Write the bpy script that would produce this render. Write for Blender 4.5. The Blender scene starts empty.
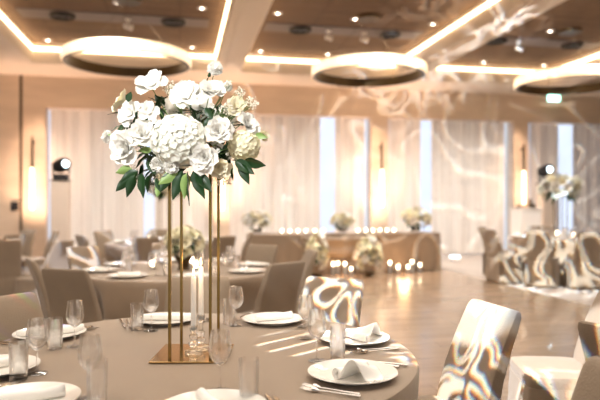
import bpy, math, random
from math import sin, cos, pi, atan2, sqrt, exp
from mathutils import Vector, Matrix, noise
random.seed(7)
col = bpy.context.scene.collection
TH = math.atan(.2); CT, ST = cos(TH), sin(TH)
CAMZ = 1.33
def R(u, v, z=0): return Vector((u*CT - v*ST, u*ST + v*CT, z))
def on_table(px, py, h=.75):
    Y = 600*(CAMZ-h)/(py-204); return Vector(((px-300)/600*Y, Y, h))
def at(px, py, Y): return Vector(((px-300)/600*Y, Y, CAMZ-(py-204)/600*Y))
def wall_u(px, v):
    t = (px-300)/600; return v*(ST+t*CT)/(CT-t*ST)

# ---------------------------------------------------------------- materials
def new_mat(name):
    m = bpy.data.materials.new(name); m.use_nodes = True
    return m, m.node_tree.nodes, m.node_tree.links, m.node_tree.nodes['Principled BSDF']
def principled(name, c, rough=.5, metal=0, bump=None, vary=None, emis=None, es=0, trans=0, ior=1.45, sheen=0, sss=0, coat=0):
    m, n, l, b = new_mat(name)
    b.inputs['Base Color'].default_value = (*c, 1); b.inputs['Roughness'].default_value = rough
    b.inputs['Metallic'].default_value = metal; b.inputs['IOR'].default_value = ior
    if trans: b.inputs['Transmission Weight'].default_value = trans
    if sheen: b.inputs['Sheen Weight'].default_value = sheen
    if coat: b.inputs['Coat Weight'].default_value = coat
    if emis: b.inputs['Emission Color'].default_value = (*emis, 1); b.inputs['Emission Strength'].default_value = es
    tc = n.new('ShaderNodeTexCoord')
    if vary:
        sc, amt = vary
        nz = n.new('ShaderNodeTexNoise'); nz.inputs['Scale'].default_value = sc; nz.inputs['Detail'].default_value = 4
        l.new(tc.outputs['Object'], nz.inputs['Vector'])
        mx = n.new('ShaderNodeMix'); mx.data_type = 'RGBA'
        mx.inputs['A'].default_value = (*[x*(1-amt) for x in c], 1); mx.inputs['B'].default_value = (*[min(1, x*(1+amt)) for x in c], 1)
        l.new(nz.outputs['Fac'], mx.inputs['Factor']); l.new(mx.outputs['Result'], b.inputs['Base Color'])
    if bump:
        sc, st = bump
        nz = n.new('ShaderNodeTexNoise'); nz.inputs['Scale'].default_value = sc
        l.new(tc.outputs['Object'], nz.inputs['Vector'])
        bp = n.new('ShaderNodeBump'); bp.inputs['Strength'].default_value = st; bp.inputs['Distance'].default_value = .01
        l.new(nz.outputs['Fac'], bp.inputs['Height']); l.new(bp.outputs['Normal'], b.inputs['Normal'])
    return m
def planks(name, c1, c2, pw, pl, rough, rot=0, gap=(.1,.07,.05), msize=.004, coat=0):
    m, n, l, b = new_mat(name)
    tc = n.new('ShaderNodeTexCoord'); mp = n.new('ShaderNodeMapping'); mp.inputs['Rotation'].default_value[2] = rot
    l.new(tc.outputs['Object'], mp.inputs['Vector'])
    br = n.new('ShaderNodeTexBrick'); br.inputs['Scale'].default_value = 1
    br.inputs['Brick Width'].default_value = pl; br.inputs['Row Height'].default_value = pw
    br.inputs['Mortar Size'].default_value = msize; br.inputs['Color1'].default_value = (*c1, 1)
    br.inputs['Color2'].default_value = (*c2, 1); br.inputs['Mortar'].default_value = (*gap, 1)
    l.new(mp.outputs['Vector'], br.inputs['Vector'])
    mp2 = n.new('ShaderNodeMapping'); mp2.inputs['Scale'].default_value = (.6, 9, 1)
    l.new(mp.outputs['Vector'], mp2.inputs['Vector'])
    nz = n.new('ShaderNodeTexNoise'); nz.inputs['Scale'].default_value = 2.2; nz.inputs['Detail'].default_value = 5
    l.new(mp2.outputs['Vector'], nz.inputs['Vector'])
    mx = n.new('ShaderNodeMix'); mx.data_type = 'RGBA'; mx.blend_type = 'MULTIPLY'; mx.inputs['Factor'].default_value = .55
    rp = n.new('ShaderNodeMapRange'); rp.inputs['From Min'].default_value = .3; rp.inputs['From Max'].default_value = .7
    rp.inputs['To Min'].default_value = .62; rp.inputs['To Max'].default_value = 1.15
    l.new(nz.outputs['Fac'], rp.inputs['Value'])
    l.new(br.outputs['Color'], mx.inputs['A']); l.new(rp.outputs['Result'], mx.inputs['B'])
    l.new(mx.outputs['Result'], b.inputs['Base Color'])
    b.inputs['Roughness'].default_value = rough; b.inputs['Coat Weight'].default_value = coat
    return m
def emissive(name, c, s, blend=None):
    m, n, l, b = new_mat(name)
    b.inputs['Base Color'].default_value = (*c, 1); b.inputs['Emission Color'].default_value = (*c, 1)
    b.inputs['Emission Strength'].default_value = s
    return m
def curtain_mat():
    m, n, l, b = new_mat('sheer_curtain')
    b.inputs['Base Color'].default_value = (.80,.73,.66,1); b.inputs['Roughness'].default_value = .9
    tr = n.new('ShaderNodeBsdfTranslucent'); tr.inputs['Color'].default_value = (.86,.8,.76,1)
    mx = n.new('ShaderNodeMixShader'); mx.inputs[0].default_value = .10
    tc = n.new('ShaderNodeTexCoord'); mp = n.new('ShaderNodeMapping'); mp.inputs['Scale'].default_value = (9,9,.25)
    l.new(tc.outputs['Object'], mp.inputs['Vector'])
    nz = n.new('ShaderNodeTexNoise'); nz.inputs['Scale'].default_value = 1; nz.inputs['Detail'].default_value = 3
    l.new(mp.outputs['Vector'], nz.inputs['Vector'])
    cr = n.new('ShaderNodeMix'); cr.data_type = 'RGBA'
    cr.inputs['A'].default_value = (.64,.575,.50,1); cr.inputs['B'].default_value = (.93,.885,.83,1)
    l.new(nz.outputs['Fac'], cr.inputs['Factor']); l.new(cr.outputs['Result'], b.inputs['Base Color'])
    l.new(b.outputs[0], mx.inputs[1]); l.new(tr.outputs[0], mx.inputs[2])
    l.new(mx.outputs[0], n['Material Output'].inputs['Surface'])
    return m
def glass_mat(name, tint=(1,1,1), rough=0, ior=1.45, alpha=.0):
    # thin clear glass: glossy rim over transparency, refraction only faintly
    m, n, l, b = new_mat(name)
    gl = n.new('ShaderNodeBsdfGlass'); gl.inputs['Color'].default_value = (*tint,1); gl.inputs['IOR'].default_value = ior; gl.inputs['Roughness'].default_value = rough
    tp = n.new('ShaderNodeBsdfTransparent'); tp.inputs['Color'].default_value = (*[x*.985 for x in tint],1)
    mx = n.new('ShaderNodeMixShader'); mx.inputs[0].default_value = alpha
    l.new(gl.outputs[0], mx.inputs[1]); l.new(tp.outputs[0], mx.inputs[2])
    l.new(mx.outputs[0], n['Material Output'].inputs['Surface'])
    return m
def thin_glass(name):
    m, n, l, b = new_mat(name)
    tp = n.new('ShaderNodeBsdfTransparent'); tp.inputs['Color'].default_value = (.97,.97,.97,1)
    gs = n.new('ShaderNodeBsdfGlossy'); gs.inputs['Roughness'].default_value = .03
    lw = n.new('ShaderNodeLayerWeight'); lw.inputs['Blend'].default_value = .35
    mr = n.new('ShaderNodeMapRange'); mr.inputs['To Min'].default_value = .12; mr.inputs['To Max'].default_value = .72
    l.new(lw.outputs['Facing'], mr.inputs['Value'])
    pw = n.new('ShaderNodeMath'); pw.operation = 'POWER'; pw.inputs[1].default_value = 2.3
    l.new(mr.outputs['Result'], pw.inputs[0])
    mx = n.new('ShaderNodeMixShader'); l.new(pw.outputs[0], mx.inputs[0])
    l.new(tp.outputs[0], mx.inputs[1]); l.new(gs.outputs[0], mx.inputs[2])
    l.new(mx.outputs[0], n['Material Output'].inputs['Surface'])
    return m

M = {}
M['linen'] = principled('taupe_linen', (.285,.208,.142), .56, bump=(260,.25), vary=(5,.10), sheen=.25)
M['chair_cloth'] = principled('taupe_chair_cover', (.25,.186,.128), .8, bump=(180,.3), vary=(6,.14), sheen=.15)
M['porcelain'] = principled('white_porcelain', (.86,.83,.78), .12, coat=.4)
M['napkin'] = principled('white_napkin', (.93,.91,.87), .85, bump=(220,.2))
M['steel'] = principled('polished_steel', (.62,.58,.54), .18, 1)
M['gold'] = principled('brushed_gold', (.36,.24,.085), .24, 1, vary=(30,.1))
M['gold_plate'] = principled('gold_mirror_plate', (.50,.34,.15), .16, 1, vary=(8,.2))
M['wax'] = principled('white_wax', (.90,.87,.82), .5, emis=(1,.85,.7), es=.12)
M['wick'] = principled('wick', (.05,.04,.03), .9)
M['flame'] = emissive('candle_flame', (1,.72,.38), 9)
M['glow'] = emissive('tealight_glow', (1,.80,.55), 14)
M['glass'] = glass_mat('clear_stemware', ior=1.45, alpha=.4)
M['crystal'] = glass_mat('cut_crystal', ior=1.5, alpha=.35)
M['petal'] = principled('white_petal', (.90,.89,.84), .6, vary=(14,.05))
M['petal_cream'] = principled('cream_petal', (.86,.80,.60), .6, vary=(14,.08))
M['hydrangea'] = principled('hydrangea_petal', (.86,.88,.80), .6, vary=(20,.10))
M['hydrangea_cream'] = principled('hydrangea_cream', (.84,.80,.58), .6, vary=(20,.1))
M['stamen'] = principled('stamen', (.62,.60,.20), .7)
M['leaf'] = principled('green_leaf', (.014,.05,.014), .38, vary=(18,.45))
M['leaf_pale'] = principled('pale_leaf', (.26,.40,.12), .42, vary=(18,.3))
M['stem'] = principled('green_stem', (.16,.25,.09), .6)
M['breath'] = principled('tiny_blossom', (.86,.82,.72), .7)
M['floor'] = planks('parquet', (.35,.245,.165), (.29,.20,.13), .18, 1.2, .24, 0, gap=(.2,.13,.08), coat=.15)
M['carpet'] = principled('grey_carpet', (.44,.385,.34), .95, bump=(400,.4), vary=(1.5,.1))
M['slat'] = planks('ceiling_slats', (.235,.135,.068), (.18,.10,.05), .085, 2.4, .75, 0, gap=(.05,.025,.012), msize=.012)
M['plaster'] = principled('cream_plaster', (.76,.66,.56), .85, vary=(.8,.05))
M['veneer'] = planks('pale_wall_veneer', (.50,.36,.245), (.46,.33,.225), 1.4, .9, .45, pi/2, gap=(.3,.2,.13), msize=.006)
def veneer():
    m, n, l, b = new_mat('pale_wall_panels')
    tc = n.new('ShaderNodeTexCoord'); mp = n.new('ShaderNodeMapping'); mp.inputs['Scale'].default_value = (.5,.5,2.2)
    l.new(tc.outputs['Object'], mp.inputs['Vector'])
    nz = n.new('ShaderNodeTexNoise'); nz.inputs['Scale'].default_value = 2.0; nz.inputs['Detail'].default_value = 6
    l.new(mp.outputs['Vector'], nz.inputs['Vector'])
    cr = n.new('ShaderNodeMix'); cr.data_type = 'RGBA'
    cr.inputs['A'].default_value = (.50,.39,.29,1); cr.inputs['B'].default_value = (.76,.62,.48,1)
    l.new(nz.outputs['Fac'], cr.inputs['Factor']); l.new(cr.outputs['Result'], b.inputs['Base Color'])
    b.inputs['Roughness'].default_value = .45
    return m
M['veneer'] = veneer()
M['seam'] = principled('dark_seam', (.12,.08,.05), .7)
M['led'] = emissive('warm_led', (1,.74,.45), 7.5)
M['ring_light'] = None
M['bronze'] = principled('dark_bronze', (.075,.048,.022), .35, .7, vary=(4,.2))
M['black'] = principled('black_plastic', (.012,.012,.014), .35)
M['duct'] = principled('dark_grille', (.02,.015,.012), .6)
M['channel'] = principled('grey_channel', (.17,.13,.115), .5)
M['curtain'] = curtain_mat()
M['tube'] = emissive('tube_lamp', (1,.80,.58), 4.5)
M['lamp_dot'] = emissive('downlight_lens', (1,.9,.76), 14)
M['lens'] = emissive('cool_lens', (.7,.9,1), 12)
M['exit'] = emissive('exit_panel', (.45,1,.85), 6)
M['pale_wood'] = principled('pale_plinth', (.62,.52,.43), .6, vary=(3,.08))
M['white_box'] = principled('white_plinth', (.86,.82,.78), .5)
def ring_mat():
    m, n, l, b = new_mat('beaded_light')
    tc = n.new('ShaderNodeTexCoord'); vo = n.new('ShaderNodeTexVoronoi'); vo.inputs['Scale'].default_value = 14
    l.new(tc.outputs['Object'], vo.inputs['Vector'])
    mr = n.new('ShaderNodeMapRange'); mr.inputs['From Max'].default_value = .6; mr.inputs['To Min'].default_value = 2.0; mr.inputs['To Max'].default_value = .95
    l.new(vo.outputs['Distance'], mr.inputs['Value'])
    b.inputs['Base Color'].default_value = (.9,.75,.5,1); b.inputs['Emission Color'].default_value = (1,.82,.56,1)
    l.new(mr.outputs['Result'], b.inputs['Emission Strength'])
    return m
M['ring_light'] = ring_mat()
def window_mat():
    m, n, l, b = new_mat('daylight_glass')
    tc = n.new('ShaderNodeTexCoord'); nz = n.new('ShaderNodeTexNoise'); nz.inputs['Scale'].default_value = .7
    l.new(tc.outputs['Object'], nz.inputs['Vector'])
    mr = n.new('ShaderNodeMapRange'); mr.inputs['To Min'].default_value = .75; mr.inputs['To Max'].default_value = 1.25
    l.new(nz.outputs['Fac'], mr.inputs['Value'])
    b.inputs['Base Color'].default_value = (.1,.1,.12,1); b.inputs['Emission Color'].default_value = (.72,.82,1,1)
    l.new(mr.outputs['Result'], b.inputs['Emission Strength'])
    return m
M['window'] = window_mat()

# ---------------------------------------------------------------- mesh builder
class MB:
    def __init__(s): s.v = []; s.f = []; s.mi = []; s.cur = 0
    def add(s, vs, fs, mat=None):
        o = len(s.v)
        s.v += [Vector(p) if mat is None else mat @ Vector(p) for p in vs]
        s.f += [tuple(i+o for i in f) for f in fs]; s.mi += [s.cur]*len(fs)
    def box(s, a, b, mat=None):
        x0,y0,z0 = a; x1,y1,z1 = b
        s.add([(x0,y0,z0),(x1,y0,z0),(x1,y1,z0),(x0,y1,z0),(x0,y0,z1),(x1,y0,z1),(x1,y1,z1),(x0,y1,z1)],
              [(0,3,2,1),(4,5,6,7),(0,1,5,4),(1,2,6,5),(2,3,7,6),(3,0,4,7)], mat)
    def lathe(s, prof, seg=24, mat=None, sx=1, sy=1):
        vs = []; fs = []
        for r, z in prof:
            for k in range(seg):
                a = 2*pi*k/seg; vs.append((r*cos(a)*sx, r*sin(a)*sy, z))
        for i in range(len(prof)-1):
            for k in range(seg):
                k2 = (k+1) % seg; fs.append((i*seg+k, i*seg+k2, (i+1)*seg+k2, (i+1)*seg+k))
        s.add(vs, fs, mat)
    def tube(s, pts, r, seg=6, cap=True):
        pts = [Vector(p) for p in pts]; rs = r if isinstance(r, (list, tuple)) else [r]*len(pts)
        vs = []; fs = []
        for i, p in enumerate(pts):
            d = (pts[min(i+1, len(pts)-1)] - pts[max(i-1, 0)]).normalized()
            up = Vector((0,0,1)) if abs(d.z) < .9 else Vector((1,0,0))
            a = d.cross(up).normalized(); b = d.cross(a)
            for k in range(seg):
                t = 2*pi*k/seg; vs.append(p + (a*cos(t)+b*sin(t))*rs[i])
        for i in range(len(pts)-1):
            for k in range(seg):
                k2 = (k+1) % seg; fs.append((i*seg+k, i*seg+k2, (i+1)*seg+k2, (i+1)*seg+k))
        if cap: fs.append(tuple(range(seg))); fs.append(tuple(range((len(pts)-1)*seg, len(pts)*seg)))
        s.add(vs, fs)
    def grid(s, fn, nu, nv, mat=None):
        vs = [fn(i/nu, j/nv) for j in range(nv+1) for i in range(nu+1)]
        fs = [(j*(nu+1)+i, j*(nu+1)+i+1, (j+1)*(nu+1)+i+1, (j+1)*(nu+1)+i) for j in range(nv) for i in range(nu)]
        s.add(vs, fs, mat)
    def loft(s, secs, seg=32, mat=None, cap=True):
        """secs: (cx, cy, z, hw, hd, exponent, wave amplitude)"""
        vs = []; fs = []
        for (cx, cy, z, hw, hd, e, wv) in secs:
            for k in range(seg):
                t = 2*pi*k/seg; c, q = cos(t), sin(t)
                x = math.copysign(abs(c)**(2/e), c)*hw; y = math.copysign(abs(q)**(2/e), q)*hd
                w = 1 + wv*sin(t*9+.7)+wv*.6*sin(t*5+2)
                vs.append((cx+x*w, cy+y*w, z))
        n = len(secs)
        for i in range(n-1):
            for k in range(seg):
                k2 = (k+1) % seg; fs.append((i*seg+k, i*seg+k2, (i+1)*seg+k2, (i+1)*seg+k))
        if cap: fs.append(tuple(reversed(range(seg)))); fs.append(tuple(range((n-1)*seg, n*seg)))
        s.add(vs, fs, mat)
    def sphere(s, c, r, seg=10, rings=6, sc=(1,1,1)):
        c = Vector(c)
        prof = [(max(1e-4, r*sin(pi*i/rings)), -r*cos(pi*i/rings)) for i in range(rings+1)]
        s.lathe(prof, seg, Matrix.Translation(c) @ Matrix.Diagonal((*sc,1)))
    def build(s, name, m, parent=None, smooth=True, loc=None, rz=None, solid=0, bevel=0, extra=None):
        me = bpy.data.meshes.new(name); me.from_pydata(s.v, [], s.f); me.update()
        o = bpy.data.objects.new(name, me); col.objects.link(o)
        me.materials.append(m)
        if smooth and len(s.f) < 20000: me.set_sharp_from_angle(angle=math.radians(42))
        for e in (extra or []): me.materials.append(e)
        for p, i in zip(me.polygons, s.mi): p.material_index = i; p.use_smooth = smooth
        if parent: o.parent = parent
        if loc is not None: o.location = loc
        if rz is not None: o.rotation_euler.z = rz
        if solid:
            md = o.modifiers.new('thick', 'SOLIDIFY'); md.thickness = solid; md.offset = 0
        if bevel:
            md = o.modifiers.new('bev', 'BEVEL'); md.width = bevel; md.segments = 2; md.limit_method = 'ANGLE'
        return o
def tag(o, label=None, cat=None, group=None, kind=None):
    if label: o['label'] = label
    if cat: o['category'] = cat
    if group: o['group'] = group
    if kind: o['kind'] = kind
    return o
def empty(name, loc, rz=0, label=None, cat=None, group=None):
    o = bpy.data.objects.new(name, None); col.objects.link(o); o.location = loc; o.rotation_euler = (0,0,rz)
    o.empty_display_size = .1
    return tag(o, label, cat, group)
def dup(root, loc, rz=None, label=None, group=None, scale=None):
    r = root.copy(); col.objects.link(r); r.location = loc
    if rz is not None: r.rotation_euler = (0,0,rz)
    if label: r['label'] = label
    if group: r['group'] = group
    if scale: r.scale = (scale,)*3
    for ch in list(root.children):
        c = ch.copy(); col.objects.link(c); c.parent = r
        for g in list(ch.children):
            d = g.copy(); col.objects.link(d); d.parent = c
    return r
def struct(mb, name, m, **k):
    k.setdefault('smooth', False); k.setdefault('rz', TH)
    return tag(mb.build(name, m, **k), kind='structure')

# ---------------------------------------------------------------- room shell
V0 = 14.32; ZS = 4.2; ZC = 4.62; ZT = 3.49
U0, U1, VB = -9.5, 13.0, -4.0
b = MB(); b.box((U0,VB,-.12), (U1,V0+.6,-.012)); struct(b, 'floor', M['carpet'])
b = MB(); b.box((-.7,-3.5,-.012), (5.27,12.3,0)); struct(b, 'floor_parquet', M['floor'])
b = MB(); b.box((U0,VB,ZC), (U1,V0+.6,ZC+.15)); struct(b, 'ceiling', M['slat'])
VE = 13.05
# soffit along the wall and the ceiling beams with recessed centre lines
b = MB(); b.box((U0,VE,ZS), (U1,V0+.3,ZC)); struct(b, 'ceiling_soffit', M['plaster'])
beams = [(U0,-2.95), (.76,1.29), (4.8,5.34), (8.75,9.3)]
for i, (a, c) in enumerate(beams):
    b = MB(); b.box((a,VB,ZS), (c,VE,ZC))
    if i: b.box((a+.13,VB,ZS-.02),(c-.13,VE,ZS)); 
    struct(b, 'ceiling_beam', M['plaster'])
edges = [-2.95, .76, 1.29, 4.8, 5.34, 8.75]
tn = 1
for k, (ua, ub) in enumerate([(-2.95,.76),(1.29,4.8),(5.34,8.75)]):
    b = MB()
    b.box((ua,VE-.03,ZS+.27),(ub,VE,ZS+.325)); 
    b.box((ua,VB,ZS+.27),(ua+.03,VE-.03,ZS+.325)); b.box((ub-.03,VB,ZS+.27),(ub,VE-.03,ZS+.325))
    struct(b, 'trim_%d' % tn, M['led']); tn += 1
    b = MB(); b.box((ua+.25,10.75,ZC-.02),(ub-.25,11.25,ZC)); struct(b, 'trim_%d' % tn, M['channel']); tn += 1
# back wall with curtain alcoves
alc = [(46,213),(230,371),(389,514),(529,690)]
au = [(wall_u(a,V0), wall_u(c,V0)) for a, c in alc]
b = MB()
b.box((U0,V0,ZT),(U1,V0+.3,ZS))
prev = U0
for a, c in au:
    b.box((prev,V0,0),(a,V0+.3,ZT)); prev = c
b.box((prev,V0,0),(U1,V0+.3,ZT))
struct(b, 'wall_back', M['veneer'])
b = MB(); b.box((U0-.2,VB,0),(U0,V0+.3,ZC)); struct(b, 'wall_left', M['veneer'])
b = MB(); b.box((U1,VB,0),(U1+.2,V0+.3,ZC)); struct(b, 'wall_right', M['veneer'])
b = MB()
for px in (21,): u = wall_u(px,V0); b.box((u-.03,V0-.012,0),(u+.03,V0,ZS))
struct(b, 'trim_%d' % tn, M['seam']); tn += 1
b = MB(); prev = U0
for a, c in au: b.box((prev,V0-.02,0),(a,V0,.12)); prev = c
b.box((prev,V0-.02,0),(U1,V0,.12)); struct(b, 'baseboard_back', M['seam'])
for i, (a, c) in enumerate(au):
    b = MB(); b.box((a-.05,V0+.5,0),(c+.05,V0+.54,ZT+.05)); struct(b, 'window_%d' % (i+1), M['window'])
# curtains
gaps = [[(46,50),(144,154)], [(320,335),(365,371)], [(420,431),(505,514)], [(559,572)]]
cl_names = [['pale sheer curtain behind the black moving head light on the left plinth', 'pale sheer curtain directly behind the gold flower stand'],
            ['wide pale curtain behind the left half of the head table', 'narrow pale curtain left of the tube lamp above the head table'],
            ['narrow pale curtain right of the tube lamp above the head table', 'pale curtain with a web of projected light, above the bare carpet'],
            ['narrow pale curtain behind the tall flowers on the right table', 'pale curtain at the right edge of the photo']]
def curtain(ua, ub, label):
    n = int((ub-ua)*26)
    b = MB()
    ph = random.random()*6
    def fn(s, t):
        u = ua+(ub-ua)*s; z = .02+(ZT-.01-.02)*t
        w = .045*sin(u*17+ph+.6*sin(u*5))+.02*sin(u*41)
        return (u-(ua+ub)/2, w*(1-.25*t), z)
    b.grid(fn, n, 6)
    mid = R((ua+ub)/2, V0+.2)
    return tag(b.build('curtain', M['curtain'], loc=mid, rz=TH), label, 'curtain', 'sheer curtains in the wall alcoves')
for i, (a, c) in enumerate(alc):
    cuts = [a]
    spans = []
    cur = a
    for g0, g1 in gaps[i]:
        if g0 > cur+2: spans.append((cur, g0))
        cur = g1
    if cur < c-2: spans.append((cur, c))
    for k, (s0, s1) in enumerate(spans):
        curtain(wall_u(s0,V0+.2), wall_u(s1,V0+.2), cl_names[i][min(k,1)])

# tube wall lamps
tube_specs = [(32,168,210,'long glowing tube lamp at the far left beside the wall seam'),
              (222,166,210,'glowing tube lamp behind the right posts of the gold stand'),
              (382,170,207,'glowing tube lamp on the pillar above the head table'),
              (524,171,204,'glowing tube lamp on the pillar above the white plinth')]
for px, y0, y1, lab in tube_specs:
    u = wall_u(px, V0-.12); p = R(u, V0-.12); Y = p.y
    za = CAMZ+(204-y0)/600*Y; zb = CAMZ+(204-y1)/600*Y
    t = empty('tube_lamp', (p.x,p.y,zb), TH, lab, 'wall lamp', 'tube lamps on the back wall')
    b = MB(); b.lathe([(.001,0),(.035,.01),(.038,.03),(.038,za-zb-.03),(.035,za-zb),(.001,za-zb)], 14); b.build('tube', M['tube'], t)
    b = MB(); b.lathe([(.001,za-zb),(.02,za-zb),(.02,za-zb+.7),(.001,za-zb+.7)],8); b.box((-.02,0,za-zb+.55),(.02,.119,za-zb+.6)); b.build('stem', M['bronze'], t)
b = MB(); b.box((-.08,-.04,-.1),(.08,-.001,.1)); b.box((-.05,-.05,-.03),(.05,-.04,.07))
p = R(wall_u(15,V0), V0); tag(b.build('wall_panel', M['black'], loc=(p.x,p.y,1.28), rz=TH, smooth=False, bevel=.01), 'small black control panel on the wall at far left', 'wall panel')
# exit sign
p = R(wall_u(553,V0-.03), V0-.03); z = CAMZ+(204-97.5)/600*p.y
t = empty('exit_sign', (p.x,p.y,z-.1), TH, 'small glowing green emergency sign high on the back wall', 'sign')
b = MB(); b.box((-.19,-.03,-.02),(.19,.03,.22)); b.build('housing', M['white_box'], t, smooth=False, bevel=.01)
b = MB(); b.box((-.17,-.045,0),(.17,-.031,.2)); b.build('lit_panel', M['exit'], t, smooth=False)

# ---------------------------------------------------------------- ceiling fixtures
t0 = None
for i, (u, v, lab) in enumerate([(-.82,10.0,'ring pendant above the tall white flowers, leftmost of three'),(3.25,10.1,'ring pendant above the head table, middle of three'),(7.25,10.15,'ring pendant over the right table, cut by the photo edge')]):
    z = 3.57
    p = R(u, v, z)
    if t0 is None:
        t0 = empty('ring_pendant', p, TH, 'bright round '+lab, 'pendant light', 'ring pendants under the ceiling')
        b = MB(); n = 96
        def rr(k, j): return .985+.015*abs(sin(k*pi*48/n*1.0+j))
        b.lathe([(.985,.0),(1.0,.012),(1.004,.08),(1.0,.15),(.985,.165)], 96); b.build('light_band', M['ring_light'], t0)
        b = MB(); b.lathe([(.985,0),(.93,-.004),(.925,0),(.925,.165),(.985,.168)], 96); b.build('frame', M['bronze'], t0)
        b = MB(); b.lathe([(.001,ZC-z-.05),(.2,ZC-z-.05),(.21,ZC-z-.03),(.21,ZC-z-.001),(.001,ZC-z-.001)], 28); b.build('ceiling_rose', M['bronze'], t0)
        for k in range(3):
            a = 2*pi*k/3+.5; b = MB(); b.tube([(.955*cos(a),.955*sin(a),.16),(.05*cos(a),.05*sin(a),ZC-z-.04)], .003, 5); b.build('cable', M['steel'], t0)
    else: dup(t0, p, TH, 'bright round '+lab)
v0 = None
for u in (-2.0,-.12,2.2,3.96,6.2,7.9):
    p = R(u, 11.0, ZC-.021)
    if v0 is None:
        v0 = empty('ceiling_vent', p, TH, 'round black ceiling vent set in the grey channel', 'vent', 'round black vents in the ceiling channel')
        b = MB(); b.lathe([(.13,-.0),(.14,-.03),(.2,-.045),(.215,-.02),(.215,0)], 28); b.build('rim', M['duct'], v0)
        b = MB(); b.lathe([(.001,-.03),(.05,-.03),(.06,-.012),(.09,-.012),(.1,-.03),(.13,-.02)], 28); b.build('grille', M['black'], v0)
    else: dup(v0, p, TH)
d0 = None
for u, v in [(-1.0,10.2),(.36,10.2),(1.65,10.22),(3.05,10.26),(4.53,10.27),(6.9,10.25),(-2.6,12.8),(.25,12.8),(1.69,12.8),(3.18,12.8),(6.9,12.8),(8.45,12.8)]:
    p = R(u, v, ZC)
    if d0 is None:
        d0 = empty('downlight', p, 0, 'tiny bright recessed downlight in the wooden ceiling', 'downlight', 'recessed downlights')
        b = MB(); b.lathe([(.055,-.0),(.06,-.012),(.075,-.01),(.08,0)], 20); b.build('trim_ring', M['white_box'], d0)
        b = MB(); b.lathe([(.001,-.012),(.022,-.012),(.028,-.008)], 16); b.build('lens', M['lamp_dot'], d0)
    else: dup(d0, p, 0)
# small fittings in the channel
s0 = None
for u in (-.9,2.75,3.45,6.7):
    p = R(u, 11.0, ZC-.02)
    if s0 is None:
        s0 = empty('ceiling_spotlight', p, TH, 'small pale swivel spotlight hanging in the ceiling channel', 'spotlight', 'swivel spotlights in the ceiling channel')
        b = MB(); b.lathe([(.001,-.02),(.05,-.02),(.05,0)],12); b.tube([(0,0,-.02),(0,0,-.1)],.012); b.build('mount', M['white_box'], s0)
        b = MB(); b.tube([(-.07,0,-.12),(.07,-.03,-.16)],[.035,.05],12); b.build('head', M['white_box'], s0)
    else: dup(s0, p, TH)

# ---------------------------------------------------------------- tables
def cloth_mesh(r, dents=(), seed=0, folds=16, n=144, H=.75):
    rnd = random.Random(seed); phs = [rnd.random()*6 for _ in range(4)]
    b = MB(); prof = []
    for k in range(11): prof.append((r*k/10.6 if k else .0005, H, 0))
    prof += [(r*.985,H-.001,0),(r,H-.006,0),(r+.006,H-.02,.02),(r+.008,H-.06,.08)]
    for k in range(1,11): prof.append((r+.008, H-.06-(H-.065)*k/10, .08+.92*k/10))
    vs = []; fs = []
    for (rad, z, d) in prof:
        for k in range(n):
            a = 2*pi*k/n
            f = (sin(folds*a+phs[0]+1.3*sin(3*a+phs[1]))+.5*sin(folds*.6*a//1*0+5*a+phs[2]))
            rr = rad + d*(.022*f+.022)
            if d > 0:
                for (da, dr) in dents:
                    dd = (a-da+pi) % (2*pi)-pi
                    w = exp(-(dd/.42)**6)
                    s = min(1, max(0, (H-.05-z)/.18))
                    rr = rr*(1-w*s) + min(rr, dr)*w*s
            zz = z + (.0015*noise.noise(Vector((cos(a)*rad*4, sin(a)*rad*4, seed))) if d == 0 and rad > .01 else 0)
            vs.append((rr*cos(a), rr*sin(a), zz))
    for i in range(len(prof)-1):
        for k in range(n):
            k2 = (k+1) % n; fs.append((i*n+k, i*n+k2, (i+1)*n+k2, (i+1)*n+k))
    fs.append(tuple(range(n)))
    b.add(vs, fs); return b
def make_table(c, r, label, clabel, dents, seed):
    t = empty('round_table', (c[0],c[1],0), 0, label, 'table', 'round banquet tables')
    b = MB(); b.lathe([(.001,.725),(r-.02,.725),(r-.01,.735),(r-.02,.744),(.001,.744)], 64); b.build('tabletop', M['pale_wood'], t)
    b = MB(); b.lathe([(.001,.03),(.05,.03),(.04,.06),(.04,.70),(.12,.722),(.001,.724)], 20); b.build('pedestal', M['steel'], t)
    for k in range(4):
        a = pi/4+pi/2*k; b = MB(); b.tube([(.03*cos(a),.03*sin(a),.05),(.36*cos(a),.36*sin(a),.016)], .015, 8); b.build('foot', M['steel'], t)
    tag(cloth_mesh(r, dents, seed).build('tablecloth', M['linen'], loc=(c[0],c[1],0)), clabel, 'tablecloth', 'taupe cloths on the round tables')

def dents_for(c, lst): return [(atan2(y-c[1],x-c[0]), max(.45, sqrt((x-c[0])**2+(y-c[1])**2)-.335-.24)) for x,y in lst]
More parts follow.
